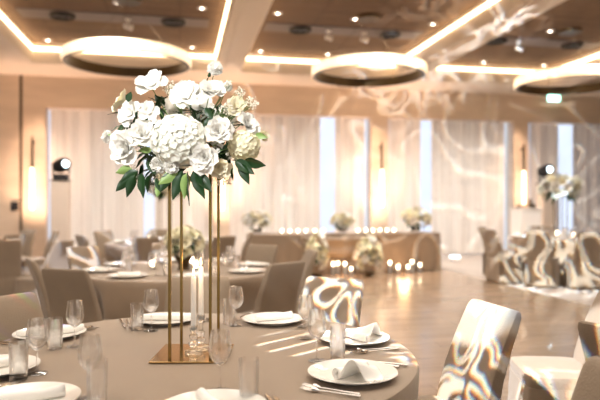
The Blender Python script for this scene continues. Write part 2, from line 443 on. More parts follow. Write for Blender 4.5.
# ---------------------------------------------------------------- covered chairs
def make_chair():
    t = empty('covered_chair', (0,0,0), 0, '', 'chair', 'chairs in taupe fabric covers')
    b = MB(); secs = []
    # backrest: leaning slab with soft top corners
    for z, y, hw, hd in [(.40,-.185,.200,.040),(.50,-.195,.198,.038),(.62,-.224,.193,.034),(.74,-.266,.188,.030),(.83,-.304,.185,.026),(.875,-.323,.182,.022),(.893,-.331,.176,.015),(.899,-.334,.166,.007)]:
        secs.append((0,y,z,hw,hd,8,.005))
    b.loft(secs, 56); b.build('backrest', M['chair_cloth'], t)
    b = MB(); b.loft([(0,.0,.405,.218,.19,8,0),(0,.0,.44,.222,.195,8,0),(0,.0,.462,.218,.19,7,0),(0,.0,.472,.19,.165,5,0),(0,0,.474,.10,.09,3,0)], 48); b.build('seat', M['chair_cloth'], t)
    b = MB(); b.loft([(0,-.005,.008,.238,.212,9,.028),(0,-.004,.15,.232,.207,9,.020),(0,-.002,.30,.226,.202,9,.010),(0,0,.405,.219,.194,8,.002)], 72); b.build('skirt', M['chair_cloth'], t)
    # rear flap of the cover hanging behind the backrest
    b = MB(); b.grid(lambda s, q: ((s-.5)*.40*(1+.03*q), -.232-.004*sin(s*14)-.03*q*(1-q) - .03*(1-q)**1.5*0 , .42-.41*q), 24, 8)
    b.build('rear_panel', M['chair_cloth'], t, solid=.004)
    return t
chair0 = make_chair(); chair_used = [False]
def chair(tx, ty, fx, fy, label, scale=None):
    """tx,ty: ground position below the top edge; f: facing direction"""
    L = sqrt(fx*fx+fy*fy); fx/=L; fy/=L
    k = scale or 1
    loc = (tx+fx*.335*k, ty+fy*.335*k, 0); rz = atan2(-fx, fy)
    if not chair_used[0]:
        chair_used[0] = True; chair0.location = loc; chair0.rotation_euler.z = rz; chair0['label'] = label
        if scale: chair0.scale = (scale,)*3
        return chair0
    return dup(chair0, loc, rz, label, scale=scale)

# ---------------------------------------------------------------- table ware
def polar(c, r, deg): return (c[0]+r*cos(math.radians(deg)), c[1]+r*sin(math.radians(deg)))
def plate_bm(seg=56):
    b = MB(); b.lathe([(.001,.003),(.08,.003),(.09,.0),(.095,.0),(.098,.005),(.148,.019),(.151,.021),(.150,.0225),(.146,.0215),(.104,.0105),(.092,.0085),(.001,.0085)], seg); return b
wine_prof = [(.001,.0),(.033,.0),(.034,.0015),(.02,.004),(.006,.007),(.0038,.014),(.0033,.045),(.0034,.072),(.006,.079),(.018,.088),(.030,.103),(.0355,.122),(.0355,.138),(.032,.160),(.0285,.186)]
wine_in = [(.0275,.186),(.031,.160),(.0343,.138),(.0343,.122),(.029,.105),(.017,.091),(.004,.085),(.001,.0845)]
def wine_bm(seg=36): b = MB(); b.lathe(wine_prof+wine_in, seg); return b
def tumbler_bm(seg=36):
    b = MB(); b.lathe([(.001,.0),(.027,.0),(.0285,.002),(.0305,.122),(.0292,.122),(.0272,.012),(.001,.010)], seg); return b
glass_meshes = {}
def place_glass(kind, loc, label, group):
    if kind not in glass_meshes:
        if kind == 'wine_glass':
            o = empty('wine_glass', loc, 0, label, 'wine glass', group)
            b = MB(); b.lathe([(.001,.078)]+wine_prof[8:]+wine_in, 36); b.build('bowl', M['glass'], o)
            b = MB(); b.lathe(wine_prof[3:8], 20); b.build('stem', M['glass'], o)
            b = MB(); b.lathe([(.001,0),(.033,0),(.034,.0015),(.02,.004),(.006,.007)], 36); b.build('foot', M['glass'], o)
        else:
            o = tag(tumbler_bm().build('tumbler', M['glass'], loc=loc), label, 'tumbler', group)
        glass_meshes[kind] = o; return o
    o = dup(glass_meshes[kind], loc, random.random()*6, label, group); return o
def fork_bm():
    b = MB()
    b.tube([(0,-.10,.0045),(0,-.05,.004),(0,.0,.005),(0,.035,.004)], [.0045,.0035,.0022,.0028], 8)
    b.tube([(0,.033,.004),(0,.05,.004),(0,.058,.0035)], [.003,.0095,.0105], 8)
    for k in range(4):
        x = (k-1.5)*.0058; b.tube([(x*.9,.055,.0035),(x,.075,.0045),(x*.95,.098,.0075)], [.0019,.0018,.0009], 6)
    return b
def knife_parts(o):
    b = MB(); b.tube([(0,-.11,.0045),(0,-.06,.005),(0,.0,.004)], [.0048,.0042,.0034], 8); b.build('handle', M['steel'], o)
    b = MB(); prof = [(.0,0),(.02,.001),(.06,.003),(.09,.002),(.105,-.003)]
    b.add([(-.0045,0,.003),(.0045,0,.003),(.007,.05,.003),(.0065,.085,.003),(-.001,.112,.003),(-.0045,.08,.003),
           (-.0045,0,.0042),(.0045,0,.0042),(.007,.05,.0038),(.0065,.085,.0038),(-.001,.112,.0038),(-.0045,.08,.0042)],
          [(5,4,3,2,1,0),(6,7,8,9,10,11)]+[(i,(i+1)%6,(i+1)%6+6,i+6) for i in range(6)])
    b.build('blade', M['steel'], o, smooth=False)
def napkin_bm(L=.17, flap=.12, peak=.03, seed=0):
    """a spiral roll with its loose end folded out beside it as a raised triangular flap"""
    b = MB(); N = 46; MV = 12
    def fn(s, t):
        y = (t-.5)*L
        if s < .55:
            k = s/.55; a = k*2*pi*2.1 - pi/2; r = .006+.011*k
            # unrolled spiral
            a0 = 2*pi*2.1-pi/2
            taper = 1+.25*(t-.5)
            return (r*taper*cos(a)*-1, y + .006*k, .0175+.002*sin(t*7) + r*taper*sin(a))
        k = (s-.55)/.45
        # end of spiral: angle 2.1 turns
        a = 2*pi*2.1-pi/2; x0 = -.017*cos(a); z0 = .0195+.017*sin(a)
        w = (1-.72*k*(.4+.6*k))
        yy = y*w + .02*k
        lift = peak*sin(min(1, k*1.25)*pi)*(.35+.65*t) + .009*sin(3*pi*k+t*4)*k
        z = z0*(1-k)+.012*k + max(0, lift)
        return (x0 - flap*k, yy, max(.004, z))
    b.grid(fn, N, MV); return b

# main table
MC = (-.43, 2.33); MR = .87
seat_deg = [64, 18, -28, -74, -120, -158, 156, 110]
make_table(MC, MR, 'round banquet table in the foreground under the gold flower stand', 'taupe cloth on the foreground table holding the gold flower stand',
           dents_for(MC,[(.205,3.50),(.835,2.565),(-1.405,2.80),(-.60,3.55),(.905,1.55)]), 3)
place_name = {0:'behind the wine glasses, before the first light-patterned chair', 1:'nearest the right light-patterned chair', 2:'frontmost on the right side',
              3:'at the bottom edge, below the tall wine glass', 4:'at the bottom left corner', 5:'at the left edge, beside the tumbler', 6:'at left, before the taupe chair with rainbow light', 7:'behind the left gold posts'}
plate0 = None; fork0 = None; knife0 = None
pl_px = [(273,318),(354,336.5),(352.5,371),(200,404),(30,402),(-2,366),(50,332),(165,318)]
napkins = [('roll',150),('peak',60),('peak',60),('roll',0),('roll',200),('roll',70),('roll',115),('roll',95)]
for i, (px, py) in enumerate(pl_px):
    p = on_table(px, py, .771); p.z = .751
    if i == 3: p = Vector((*polar(MC,.70,-74),.751))
    if i == 4: p = Vector((*polar(MC,.70,-121),.751))
    if i == 5: p = Vector((*polar(MC,.68,202),.751))
    ang = atan2(p.y-MC[1], p.x-MC[0]); out = Vector((cos(ang),sin(ang),0)); tan = Vector((-sin(ang),cos(ang),0))
    lab = 'white porcelain dinner plate '+place_name[i]
    if plate0 is None: plate0 = tag(plate_bm().build('dinner_plate', M['porcelain'], loc=p), lab, 'plate', 'dinner plates on the foreground table')
    else: o = dup(plate0, p, 0, lab)
    # napkin
    kind, rot = napkins[i]
    o = napkin_bm(.15 if kind=='peak' else (.27 if i in (6,7) else .20), .125 if kind=='peak' else .05, .060 if kind=='peak' else .006, i)
    n = o.build('napkin', M['napkin'], loc=(p.x, p.y, p.z+.009), solid=.0025)
    n.rotation_euler.z = {0:math.radians(-58),1:math.radians(40),2:math.radians(-48),3:math.radians(30),4:math.radians(-60),5:math.radians(-35),6:math.radians(-62),7:math.radians(-86)}[i]
    if kind == 'peak': n.rotation_euler.z += pi
    tag(n, ('white peaked napkin on the plate ' if kind=='peak' else 'white rolled napkin on the plate ')+place_name[i], 'napkin', 'napkins on the foreground table')
    # cutlery: forks to the diner's left (-tan side), knives to the right (+tan)
    rz = atan2(out.x, -out.y)
    for k in range(2):
        f = p - tan*(.175+.025*k) + out*(.01*k); f.z = .7525
        lab = ('inner' if k==0 else 'outer')+' steel fork beside the plate '+place_name[i]
        if fork0 is None:
            fork0 = empty('fork', f, rz+.06, lab, 'fork', 'forks on the foreground table')
            fb = fork_bm(); fb.build('fork_body', M['steel'], fork0)
        else: dup(fork0, f, rz+.08*k-.04, lab)
    for k in range(2):
        f = p + tan*(.172+.024*k) + out*(.02*k-.005); f.z = .7525
        lab = ('inner' if k==0 else 'outer')+' steel knife beside the plate '+place_name[i]
        if knife0 is None:
            knife0 = empty('knife', f, rz, lab, 'knife', 'knives on the foreground table'); knife_parts(knife0)
        else: dup(knife0, f, rz+.05*k, lab)
wg = [(151,331,'wine glass standing before the plate behind the left gold posts'),
      (75,347,'wine glass before the long rolled napkin at left'),
      (37,374,'wine glass between the two tumblers at far left'),
      (90,398,'wine glass in the lower left, overlapping a tumbler'),
      (236,326,'wine glass just right of the gold stand, behind'),
      (220,391,'large front wine glass right of the candle holders'),
      (306,339,'rear wine glass of the pair left of the patterned chair'),
      (317,361,'front wine glass left of the two peaked napkins')]
for px, py, lab in wg:
    p = on_table(px, py); p.z += .0015; place_glass('wine_glass', p, 'clear empty '+lab, 'wine glasses on the foreground table')
tb = [(137,330,'tumbler left of the wine glass behind the gold stand'),(55,349,'tumbler left of the long rolled napkin'),(18.6,380,'tumbler at far left, in front of the edge plate'),
      (97,402,'tumbler at lower left behind the overlapping wine glass'),(229,324,'tumbler half hidden behind the wine glass right of the stand'),(249,400,'tumbler at the bottom, right of the large wine glass'),(337.5,358,'tumbler between the two peaked napkins')]
for px, py, lab in tb:
    p = on_table(px, py); p.z += .0015; place_glass('tumbler', p, 'clear glass '+lab, 'tumblers on the foreground table')

# gold stand
sc_ = Vector((-.405,2.315,0))
t = empty('gold_flower_stand', (sc_.x,sc_.y,.7515), 0, 'slim gold metal stand with four posts carrying the white flowers', 'flower stand')
b = MB(); b.box((-.145,-.14,0),(.135,.14,.006)); b.build('base_plate', M['gold_plate'], t, smooth=False, bevel=.0015)
for x in (-.075,.075):
    for y in (-.105,.115):
        b = MB(); b.box((x-.0055,y-.0055,.006),(x+.0055,y+.0055,.735)); b.build('post', M['gold'], t, smooth=False, bevel=.001)
b = MB(); b.box((-.0805,-.1105,.735),(.0805,.1205,.741)); b.build('top_plate', M['gold_plate'], t, smooth=False)
# candles
def candle_set(px, py, hh, ctop, lab):
    p = on_table(px, py); p.z = .7585
    if True:
        t = empty('crystal_candlestick', p, 0, 'cut crystal candlestick '+lab, 'candlestick', 'crystal candlesticks on the gold base')
        h = hh
        b = MB(); b.lathe([(.001,0),(.034,0),(.036,.004),(.034,.009),(.018,.014),(.010,.020),(.019,.030),(.020,.038),(.009,.048),(.016,.058),(.017,.066),(.009,.074),(.008,h-.03),(.014,h-.018),(.017,h-.002),(.0125,h),(.0115,h-.018),(.001,h-.018)], 12)
        b.build('crystal_body', M['crystal'], t, smooth=False)
    base = p.z+h-.018
    H = ctop-base
    c = empty('taper_candle', (p.x,p.y,base+.0005), 0, 'lit white taper candle '+lab, 'candle', 'taper candles in crystal candlesticks')
    b = MB(); b.lathe([(.001,0),(.0105,0),(.0105,.01),(.0098,H-.004),(.008,H),(.001,H-.002)], 18); b.build('wax_body', M['wax'], c)
    b = MB(); b.tube([(0,0,H-.002),(.001,0,H+.008)], .0008, 5); b.build('wick', M['wick'], c)
    b = MB(); b.lathe([(.0003,H+.004),(.003,H+.008),(.0042,H+.013),(.003,H+.022),(.0012,H+.031),(.0003,H+.036)], 12); b.build('flame', M['flame'], c)
candle_set(193.5, 355, .105, 1.05, 'left and lower of the two between the gold posts')
candle_set(201, 351, .135, 1.083, 'right and taller of the two between the gold posts')

# ---------------------------------------------------------------- flowers
def frame(d, roll=0):
    d = Vector(d).normalized(); q = d.to_track_quat('Z', 'Y').to_matrix().to_4x4()
    return q @ Matrix.Rotation(roll, 4, 'Z')
def petal(b, M4, w, l, elev, curl, cup=.3, nu=5, nv=5, ruffle=0, base=.12):
    """petal starting at the origin, leaving the axis (z) at angle elev, curling outwards"""
    rs = random.random()*6
    def fn(s, t):
        x = (s-.5)*2
        width = w*(base+(1-base)*sin(min(1, t*1.12+.02)*pi*.62)**.8)*(1 if t < .8 else (1-((t-.8)/.2)**2*.45))
        a = elev + curl*t*t
        # integrate roughly along the curve
        am = elev + curl*t*t/3
        r = l*t*sin(am); z = l*t*cos(am)
        edge = abs(x)**2*cup*width
        zz = z + edge*sin(a) + ruffle*l*sin(rs+x*7+t*3)*t*t
        rr = r - edge*cos(a)
        return (x*width*.5, rr, zz)
    b.grid(fn, nu, nv, M4)
def rose_bm(R_, openness=1.0, n=20, detail=5):
    b = MB(); g = 2.39996
    for i in range(n):
        k = i/(n-1)
        ra = R_*(.30+.75*k)*(.95+.1*random.random()); elev = (.08+.75*k**1.3)*openness; curl = .25+1.0*k
        off = Matrix.Translation((0,0,R_*(.12-.22*k)))
        petal(b, Matrix.Rotation(i*g,4,'Z') @ off @ Matrix.Translation((0,R_*.04*(1+k),0)), ra*(1.0+.35*k), ra*1.05, elev, curl, .30, detail, detail, .03*k)
    return b
def open_bm(R_, n=6):
    b = MB()
    for i in range(n):
        petal(b, Matrix.Rotation(i*2*pi/n+random.uniform(-.15,.15),4,'Z') @ Matrix.Translation((0,0,-.02*R_*(i%2))), R_*.95, R_*1.12, .85+.2*(i%2)+random.uniform(-.12,.12), .7, .25, 6, 6, .06)
    for i in range(4):
        petal(b, Matrix.Rotation(i*pi/2+.4,4,'Z'), R_*.55, R_*.6, .45, .6, .35, 5, 5, .06)
    return b
def carnation_bm(R_, n=46):
    b = MB()
    for i in range(n):
        k = sqrt((i+.5)/n); petal(b, Matrix.Rotation(i*2.39996,4,'Z'), R_*.62, R_*(.85+.2*random.random()), .12+1.5*k, .3, .15, 4, 3, .14, base=.1)
    return b
def hydrangea_bm(R_, n=130, fs=.15):
    b = MB()
    for i in range(n):
        z = 1-1.75*(i+.5)/n; rr = sqrt(max(0,1-z*z)); a = i*2.39996
        d = Vector((rr*cos(a),rr*sin(a),z)); c = d*R_*(.9+.09*random.random())
        F = Matrix.Translation(c) @ frame(d+Vector((random.uniform(-.25,.25),random.uniform(-.25,.25),random.uniform(-.25,.25))), random.random()*6)
        s = R_*fs*(.9+.4*random.random())
        for k in range(4):
            petal(b, F @ Matrix.Rotation(k*pi/2,4,'Z'), s*1.35, s*1.25, 1.15, .35, .1, 2, 3, .05)
    b.sphere((0,0,-.02*R_), R_*.86, 14, 10)
    return b
def leaf_grid(b, p, d, L, W, droop=.3, roll=0):
    d = Vector(d).normalized(); side = d.cross(Vector((0,0,1)));
    side = side.normalized() if side.length > .1 else Vector((1,0,0))
    side = Matrix.Rotation(roll, 3, d) @ side
    up = side.cross(d); p = Vector(p)
    def fn(s, t):
        x = (s-.5)*2; w = W*.5*sin(pi*min(1,t**.8*.97+.03))**.9 if 0 < t < 1 else (.02*W)
        q = p + d*L*t + side*x*w + up*(abs(x)*w*.35) - Vector((0,0,1))*droop*L*t*t
        return q + up*(.02*L*sin(t*14)*abs(x))
    b.grid(fn, 4, 8)
def breath_bm(c, rad, n, r=.003, base=None):
    b = MB(); c = Vector(c); base = Vector(base) if base is not None else c - Vector((0,0,rad*1.3))
    b.cur = 0
    pts = []
    for i in range(n):
        while True:
            q = Vector([random.uniform(-1,1) for _ in range(3)])
            if q.length < 1: break
        q = c+q*rad; pts.append(q); b.sphere(q, r*(.7+.7*random.random()), 6, 4)
    b.cur = 1
    for q in pts[::2]:
        m = (q+base)/2+Vector([random.uniform(-.25,.25)*rad for _ in range(3)]); b.tube([base,m,q],[.0008,.0006,.0004],4,False)
    return b
FO = Vector((-.405,2.315,1.4935))         # bottom of the arrangement, on the top plate
fl = empty('flower_arrangement', FO, 0, 'large white rose, hydrangea and carnation arrangement on the gold stand', 'flower arrangement')
core = FO + Vector((-.02,0,.08))
def fpos(px, py, dy=0): return at(px, py, 2.315+dy) - FO
def addf(bm, name, mat, px, py, dy, tilt=None, extra=None, solid=0):
    p = fpos(px, py, dy); d = Vector(tilt) if tilt else (p-(core-FO))
    if not tilt: d = d.normalized()+Vector((0,-.45,.1))
    o = bm.build(name, mat, fl, extra=extra); o.matrix_local = Matrix.Translation(p) @ frame(d, random.random()*6)
    return o
# stems and foam at the heart (foliage ball)
b = MB(); b.lathe([(.001,0),(.065,0),(.078,.035),(.07,.06),(.001,.062)], 20); b.build('bowl', M['gold'], fl)
for (px,py,dy) in [(131,120,0),(160,110,0),(190,115,0),(215,115,0),(235,130,0),(150,150,0),(205,150,0),(225,155,0),(175,170,0),(160,130,.1),(200,120,.12),(230,140,.1),(150,165,.06)]:
    b = MB()
    for k in range(16):
        q = fpos(px,py,dy+.02)+Vector([random.uniform(-.03,.03) for _ in range(3)])
        leaf_grid(b, q, [random.uniform(-1,1),random.uniform(-1,.6),random.uniform(-1,1)], random.uniform(.045,.075), random.uniform(.018,.03), .2)
    b.build('foliage', M['leaf'], fl)
b = MB()
for (px,py,dy) in [(130,115,0),(155,105,0),(190,105,0),(215,110,0),(240,125,0),(130,150,0),(160,165,0),(208,160,0),(244,147,0),(214,72,0),(226,90,0),(153,90,0),(110,137,0),(262,136,0),(180,140,.05),(240,110,0)]:
    e = fpos(px,py,dy+.01); s0_ = Vector((0,0,.02)); m = s0_.lerp(e,.5)+Vector((0,0,-.01)); b.tube([s0_,m,e],[.0022,.002,.0018],6,False)
b.build('stem', M['stem'], fl)
addf(hydrangea_bm(.096,190,.13), 'hydrangea', M['hydrangea'], 179,141,-.12,(-.05,-1,.25))
addf(hydrangea_bm(.058,110,.17), 'hydrangea', M['hydrangea_cream'], 244,146,-.03,(.4,-1,0))
addf(open_bm(.062,6), 'open_rose', M['petal'], 153,88,-.02,(-.1,-.9,.7))
addf(open_bm(.050,6), 'open_rose', M['petal'], 133,115,-.05,(-.5,-1,.3))
addf(open_bm(.040,5), 'open_rose', M['petal'], 148,113,-.06,(.3,-1,.3))
addf(rose_bm(.045,1.0,16), 'rose', M['petal_cream'], 125,103,-.0,(-.8,-.4,.6))
addf(open_bm(.060,7), 'open_rose', M['petal'], 187,99,-.05,(0,-1,.5))
addf(rose_bm(.052,1.0,22), 'rose', M['petal'], 211,94,-.02,(.3,-.8,.7))
addf(rose_bm(.062,1.1,24), 'rose', M['petal'], 128,149,-.05,(-.5,-1,.0))
addf(rose_bm(.050,1.05,22), 'rose', M['petal'], 143,135,-.07,(.1,-1,.3))
addf(carnation_bm(.026), 'carnation', M['petal'], 108,137,-.01,(-.8,-.6,.1))
addf(carnation_bm(.034,54), 'carnation', M['petal'], 159,165,-.08,(0,-1,-.2))
addf(rose_bm(.050,1.0,22), 'rose', M['petal'], 218,132,-.10,(.2,-1,.2))
addf(rose_bm(.052,1.0,24), 'rose', M['petal'], 205,158,-.15,(-.1,-1,.0))
addf(rose_bm(.036,1.0,18), 'rose', M['petal_cream'], 219,167,-.13,(.4,-1,-.3))
addf(rose_bm(.044,1.1,20), 'rose', M['petal'], 246,125,-.02,(.7,-.7,.4))
addf(carnation_bm(.024,36), 'carnation', M['petal_cream'], 263,136,.0,(1,-.4,.2))
addf(carnation_bm(.031,50), 'carnation', M['petal'], 215,69,-.01,(.05,-1,.35))
addf(carnation_bm(.022,36), 'carnation', M['petal'], 227,87,-.01,(.2,-1,.3))
addf(rose_bm(.038,.9,18), 'rose', M['petal_cream'], 235,108,-.02,(.2,-1,.3))
addf(carnation_bm(.030,48), 'carnation', M['petal'], 172,166,-.15,(0,-1,-.3))
for px,py,dy,r in [(170,110,.1,.05),(200,105,.12,.055),(225,125,.13,.055),(150,130,.12,.055),(180,150,.14,.06),(215,155,.13,.05)]:
    addf(rose_bm(r,1.05,18), 'rose', M['petal'], px,py,dy,(random.uniform(-.5,.5),1,.4))
for px,py,rad,n in [(170,88,.030,70),(228,110,.035,110),(252,103,.026,60),(223,178,.040,90),(240,92,.02,30),(228,84,.016,20),(160,178,.028,40),(178,120,.03,40)]:
    c = fpos(px,py,-.03); b = breath_bm(c, rad, n, base=c.lerp(Vector((0,0,.08)),.5)); b.build('babys_breath', M['breath'], fl, extra=[M['stem']])
lv = [(138,168,-1,-.5,.075,.03,0),(135,172,-.4,-1.1,.08,.03,0),(142,170,.1,-1.1,.085,.034,0),(150,172,-.15,-1.2,.06,.026,0),(132,166,-1.1,-.15,.06,.028,1),
      (128,176,-.9,-.8,.06,.026,0),(182,168,-.35,-1,.10,.036,0),(188,168,.1,-1.1,.115,.038,0),(193,168,.5,-1,.10,.036,0),(178,168,-.9,-.5,.08,.034,1),(196,170,.8,-.8,.085,.034,0),
      (187,170,-.1,-1,.085,.03,1),(235,158,.9,-.5,.085,.034,0),(240,160,.5,-1,.08,.032,0),(244,158,1.1,-.1,.085,.036,0),(232,160,.1,-1,.06,.028,0),
      (152,150,-1,.1,.05,.02,1),(118,135,-.9,.1,.04,.012,1),(205,108,.6,-.7,.05,.022,0),(212,118,-.5,-.6,.05,.022,0),(202,125,.1,-1,.07,.03,0),(128,102,.3,1,.045,.022,0),
      (160,180,-.2,-1,.05,.022,1),(156,175,.4,-1,.05,.02,0),(255,135,1,-.1,.05,.02,1),(147,158,.6,-.7,.06,.024,0),(170,170,-.5,-.9,.07,.03,0)]
for px,py,dx,dz,L,W,pale in lv:
    b = MB(); dy = -.15 if 160 < px < 200 and py > 160 else (-.08 if 125 < px < 250 else -.03)
    leaf_grid(b, fpos(px,py+(3 if py > 155 else 0),dy), (dx, random.uniform(-.3,-.05), dz), L, W*1.25, .12, pi/2+random.uniform(-.6,.6)); b.build('leaf', M['leaf_pale'] if pale else M['leaf'], fl)
b = MB(); q = fpos(205,82,-.02); b.sphere(q,.008,8,8,(.8,.8,1.5)) ; b.v = [v for v in b.v]
b = MB(); q = fpos(209,76,-.02); b.tube([fpos(203,88,-.01), q-Vector((.004,0,.008)), q, q+Vector((.003,0,.012))],[.0015,.0025,.0075,.004],8); b.build('bud', M['leaf'], fl)

# simpler bouquets for the tables further back: same flowers, fewer petals
def bouquet(parent, c, rad, n, mats, leafn=14, squash=(1,1,.8), fr=.35):
    c = Vector(c)
    for i in range(n):
        z = 1-1.7*(i+.5)/n; rr = sqrt(1-z*z); a = i*2.39996+random.random()*.4
        d = Vector((rr*cos(a),rr*sin(a),z)); p = c+Vector((d.x*squash[0],d.y*squash[1],d.z*squash[2]))*rad*(.75+.25*random.random())
        k = i % 3
        bm = rose_bm(rad*fr,1.05,11,3) if k != 1 else carnation_bm(rad*fr*.8,20)
        o = bm.build('rose' if k != 1 else 'carnation', mats[i % len(mats)], parent); o.matrix_local = Matrix.Translation(p) @ frame(d)
    for k in range(leafn//4+1):
        b = MB()
        for j in range(7):
            a = random.random()*6.28; e = random.uniform(-.9,.5); d = Vector((cos(a)*cos(e),sin(a)*cos(e),sin(e)))
            leaf_grid(b, c+d*rad*.55, d, rad*.65, rad*.25, .2)
        b.build('foliage', M['leaf'], parent)

# ---------------------------------------------------------------- chairs round the main table
def face(px_, py_, c): return (c[0]-px_, c[1]-py_)
chair(.205,3.50, -.50,-.87, 'taupe covered chair with bright light streaks, right behind the wine glasses')
chair(.835,2.565, -.97,-.24, 'leaning taupe covered chair with swirling light pattern, right of the foreground table')
chair(-1.405,2.80, .86,-.51, 'taupe covered chair with faint rainbow light at the left edge, beside the foreground table')
chair(-.60,3.55, .12,-1, 'taupe covered chair directly behind the two taper candles')
chair(1.69,3.16, -1,.10, 'chair right of the swirl-lit one, its pale seat flooded with light')
chair(.905,1.55, -.91,-.42, 'dark shaded covered chair at the bottom right corner')
chair(1.115,2.07, .9,.45, 'covered chair with white light streaks at the right edge of the photo')
# second table
T2 = (-1.07,5.36)
T3 = (-2.05,9.1); T4 = (4.58,10.6); T5 = (-5.3,8.9); T6 = (7.6,12.1)
t2c = [(-1.57,3.98,'taupe covered chair left of the second table, nearest the camera'),
       (-2.13,4.72,'narrow-looking covered chair at the left front of the second table'),
       (-2.22,6.1,'tall brown covered chair at the left rear of the second table'),
       (-1.45,6.62,'grey covered chair behind the second table, left of its yellow flowers'),
       (-.38,6.35,'square taupe covered chair at the right rear of the second table'),
       (.12,5.62,'covered chair seen edge on, right of the second table'),
       (-.09,4.42,'tall taupe covered chair leaning at the right front of the second table')]
make_table(T2, .87, 'second round table, holding the low yellowish flowers', 'taupe cloth on the second table with the low yellowish flowers', dents_for(T2,[(a,c) for a,c,_ in t2c]), 5)
for x,y,l in t2c: chair(x,y,T2[0]-x,T2[1]-y,l)
t3 = [(-3.05,8.3,'covered chair with bluish light, front left of the third table'),(-2.0,7.75,'dark covered chair in front of the third table'),(-1.0,8.0,'covered chair with bluish light, right front of the third table'),(-3.2,9.7,'covered chair at the left rear of the third table'),(-.75,9.3,'covered chair right of the third table'),(-2.4,10.3,'covered chair behind the third table')]
make_table(T3, .87, 'third round table, far behind with the tall flowers', 'taupe cloth on the far table behind the second one', dents_for(T3,[(a,c) for a,c,_ in t3]), 9)
for x,y,l in t3: chair(x,y,T3[0]-x,T3[1]-y,l)
t4 = [(3.18,10.15,'leaning covered chair with white light, left of the right table'),(3.75,9.5,'covered chair with rainbow light at the left front of the right table'),(4.45,9.2,'covered chair with curling light pattern in front of the right table'),(5.35,9.35,'covered chair at the right front of the right table'),(3.45,11.4,'covered chair at the left rear of the right table'),(4.8,11.95,'covered chair behind the right table'),(5.9,10.4,'covered chair right of the right table')]
make_table(T4, .87, 'round table at right with tall pale flowers', 'taupe cloth on the right table below the tall pale flowers', dents_for(T4,[(a,c) for a,c,_ in t4]), 11)
for x,y,l in t4: chair(x,y,T4[0]-x,T4[1]-y,l)
t5 = [(-4.0,8.45,'covered chair with a blue light stripe, far left'),(-3.62,7.35,'large grey covered chair at left, catching lilac light'),(-3.95,9.75,'pale covered chair under the wall lamp at left'),(-3.75,6.3,'covered chair at the left edge behind the rainbow-lit chair'),(-4.6,10.2,'covered chair at the far left rear')]
make_table(T5, .87, 'round table at the far left edge of the photo', 'taupe cloth on the table at the far left edge', dents_for(T5,[(a,c) for a,c,_ in t5[:1]+t5[2:3]]), 13)
for k,(x,y,l) in enumerate(t5): chair(x,y,*( (T5[0]-x,T5[1]-y) if k not in (1,3) else (-.5,.85)),l)
chair(-2.75,7.0, -.95,.3, 'covered chair with a bright edge between the two left tables')

# ware on the far tables
far_ware = {}
def far_plate(p, lab, grp):
    if 'p' not in far_ware: far_ware['p'] = tag(plate_bm(28).build('dinner_plate', M['porcelain'], loc=p), lab, 'plate', grp)
    else: dup(far_ware['p'], p, 0, lab, grp)
def far_napkin(p, rz, lab, grp):
    if 'n' not in far_ware: far_ware['n'] = tag(napkin_bm(.17,.06,.02).build('napkin', M['napkin'], loc=p, rz=rz, solid=.0025), lab, 'napkin', grp)
    else: dup(far_ware['n'], p, rz, lab, grp)
def votive(p, lab, grp, rz=0):
    if 'v' not in far_ware:
        t = empty('votive_candle', p, 0, lab, 'candle', grp)
        b = MB(); b.lathe([(.001,0),(.03,0),(.036,.07),(.034,.07),(.028,.004),(.001,.004)], 16); b.build('glass_cup', M['glass'], t)
        b = MB(); b.lathe([(.001,.005),(.026,.005),(.028,.03),(.001,.03)], 14); b.build('wax', M['wax'], t)
        b = MB(); b.sphere((0,0,.058), .018, 10, 8, (1,1,1.5)); b.build('flame', M['glow'], t)
        far_ware['v'] = t
    else: dup(far_ware['v'], p, rz, lab, grp)
for c, nm, ns in [(T2,'the second round table',8),(T3,'the third round table behind',8),(T4,'the right round table',8),(T5,'the far left table',8)]:
    for k in range(ns):
        d = 20+k*360/ns
        x,y = polar(c,.68,d); far_plate((x,y,.751),'white plate laid on '+nm,'plates on '+nm)
        far_napkin((x,y,.76),math.radians(d+30),'white folded napkin on a plate on '+nm,'napkins on '+nm)
        x,y = polar(c,.48,d+12); place_glass('wine_glass',(x,y,.7515),'wine glass standing on '+nm,'wine glasses on '+nm)
        x,y = polar(c,.50,d+24); place_glass('tumbler',(x,y,.7515),'clear tumbler standing on '+nm,'tumblers on '+nm)
    for k in range(3):
        x,y = polar(c,.24,k*120+75); votive((x,y,.7515),'lit votive candle on '+nm,'votive candles on '+nm)
# low arrangement on the second table
t = empty('low_flower_arrangement', (T2[0]+.04,T2[1]-.05,.7515), 0, 'low round arrangement of cream roses on the second table', 'flower arrangement')
b = MB(); b.lathe([(.001,0),(.06,0),(.045,.02),(.05,.06),(.085,.12),(.08,.12),(.001,.10)], 20); b.build('vase', M['bronze'], t)
bouquet(t, (0,0,.24), .155, 26, [M['petal_cream'],M['petal_cream'],M['hydrangea_cream']], 20)
# tall arrangements on far tables
def tall(c, lab, rad, mats, seed):
    random.seed(seed)
    s = empty('gold_flower_stand', (c[0],c[1],.7515), 0, 'slim gold flower stand '+lab, 'flower stand')
    b = MB(); b.box((-.13,-.13,0),(.13,.13,.006)); b.build('base_plate', M['gold_plate'], s, smooth=False)
    for x in (-.075,.075):
        for y in (-.1,.1):
            b = MB(); b.box((x-.006,y-.006,.006),(x+.006,y+.006,.70)); b.build('post', M['gold'], s, smooth=False)
    b = MB(); b.box((-.08,-.11,.70),(.08,.11,.706)); b.build('top_plate', M['gold_plate'], s, smooth=False)
    f = empty('flower_arrangement', (c[0],c[1],1.459), 0, 'loose white and green flower arrangement '+lab, 'flower arrangement')
    b = MB(); b.lathe([(.001,0),(.06,0),(.07,.04),(.001,.05)], 14); b.build('bowl', M['gold'], f)
    bouquet(f, (0,0,.16), rad, 24, mats, 26, (1.15,1,.72), .33)
